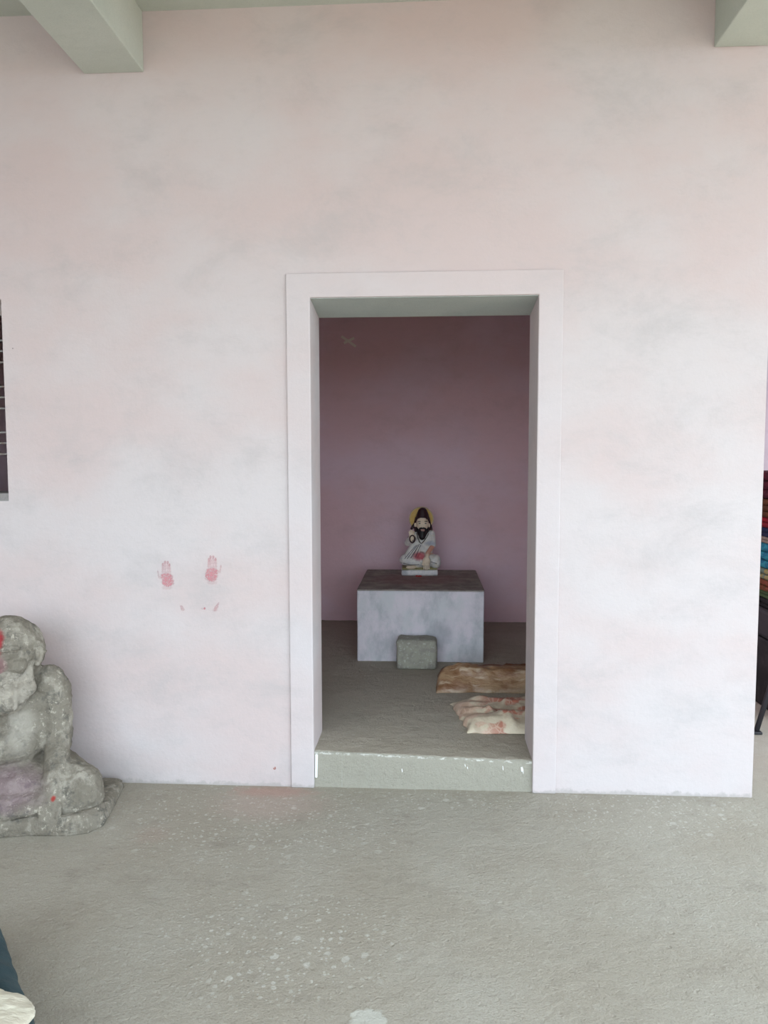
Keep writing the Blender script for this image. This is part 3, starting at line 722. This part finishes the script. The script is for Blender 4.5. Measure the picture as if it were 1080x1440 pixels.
clo = solid('cream_cloth', [ell((-.13, -.03, .012), (.18, .12, .018)), ell((-.012, -.02, .012), (.100, .078, .018)), cap((-.2, .05, .016), (.03, .03, .014), .014), cap((-.22, -.06, .014), (.05, -.05, .012), .014), cap((-.2, 0, .016), (.06, -.01, .014), .013), cap((-.1, .03, .02), (.07, .005, .012), .010)],
            .006, k.m, None, 2, .004, 24, post=lambda c: Vector((c.x, c.y, max(c.z, 0.0))))
clo.location = (-0.905, -1.53, 0.1712)
tag(clo, 'folded cream cloth lying on top of the dark teal bundle', 'cloth')

# ------------------------------------------------------------------ things stored past the right end of the wall
M_blk = flat('black_metal', (0.015, 0.014, 0.017), .5, .4, .4, (0.03, 0.028, 0.03), 20)
M_dk = flat('charcoal_paint', (0.012, 0.011, 0.012), .7, .2, .6, (0.04, 0.035, 0.037), 9)
crate = thing('dark_trunk', 'large dark trunk past the wall end with a pile of cloths on it', 'trunk', (2.32, 1.32, 0))
boxes('trunk_body', [(-.46, .46, -.42, .42, 0, .38)], M_dk, crate, bev=.012)
boxes('trunk_lid', [(-.47, .47, -.43, .43, .384, .54)], flat('grey_lid_paint', (0.03, 0.027, 0.03), .7, .2, .6, (0.012, 0.010, 0.012), 14), crate, bev=.02)
for x in (-.2, .2): boxes('latch', [(x - .03, x + .03, -.445, -.42, .34, .43)], M_steel, crate, bev=.003)
rod = thing('prop_stand', 'black metal prop leaning on the dark trunk', 'stand', (1.655, .72, 0))
tube('strut', [(0, 0, .012), (.165, .145, .34), (.18, .14, .40)], .013, M_blk, rod)
boxes('foot_pad', [(-.022, .022, -.022, .022, 0, .014)], M_blk, rod, bev=.004)
def cloth_mat(name, a, b, sc):
    k = NT(name, 0.9, 0.1); k.color(k.mix(k.ramp(k.noise(sc, 4, .6, None, 1.0), .45, .55), a, b)); return k.m
zc = .54
for nm, h, a, b, sc, lab in (
    ('folded_cloth', .05, (0.010, 0.010, 0.013), (0.03, 0.03, 0.03), 12, 'black folded cloth at the bottom of the pile on the dark trunk'),
    ('folded_cloth', .045, (0.06, 0.13, 0.05), (0.10, 0.16, 0.07), 12, 'dark green folded cloth near the bottom of the pile'),
    ('folded_cloth', .06, (0.30, 0.08, 0.05), (0.18, 0.09, 0.04), 16, 'rust brown folded cloth between green and yellow cloths'),
    ('folded_cloth', .06, (0.45, 0.38, 0.14), (0.20, 0.28, 0.22), 20, 'yellow patterned folded cloth in the middle of the pile'),
    ('folded_blanket', .14, (0.03, 0.20, 0.32), (0.05, 0.36, 0.44), 14, 'thick turquoise and blue patterned blanket in the pile'),
    ('folded_cloth', .035, (0.42, 0.36, 0.28), (0.30, 0.25, 0.2), 14, 'thin beige folded cloth above the turquoise blanket'),
    ('folded_cloth', .05, (0.015, 0.025, 0.07), (0.03, 0.035, 0.08), 14, 'navy folded cloth above the beige one'),
    ('folded_cloth', .06, (0.34, 0.02, 0.03), (0.24, 0.02, 0.03), 14, 'bright red folded cloth in the upper pile'),
    ('folded_blanket', .10, (0.15, 0.055, 0.02), (0.10, 0.045, 0.02), 14, 'brown folded blanket under the maroon one'),
    ('folded_blanket', .15, (0.10, 0.012, 0.025), (0.06, 0.01, 0.02), 14, 'dark maroon folded blanket on top of the pile')):
    bm = bmesh.new(); e = random.uniform(-.012, .012)
    n = 3 if h > .08 else 2
    for i in range(n):   # folds bulging at the front and the sides
        box(bm, -.43 + e, .43 + e, -.38 + e, .38, i * h / n, (i + 1) * h / n, h / n * .42)
    for v in bm.verts: v.co += Vector((noise.noise(v.co * 8), noise.noise(v.co * 8 + Vector((4, 4, 4))), 0)) * .008
    o = link(nm, mesh_of(bm, nm), cloth_mat(lab.replace(' ', '_')[:40], tuple(v * .55 for v in a), tuple(v * .55 for v in b), sc), smooth=True); o.location = (2.30, 1.31, zc); zc += h
    tag(o, lab, 'blanket' if 'blanket' in nm else 'cloth', 'cloths piled on the dark trunk')
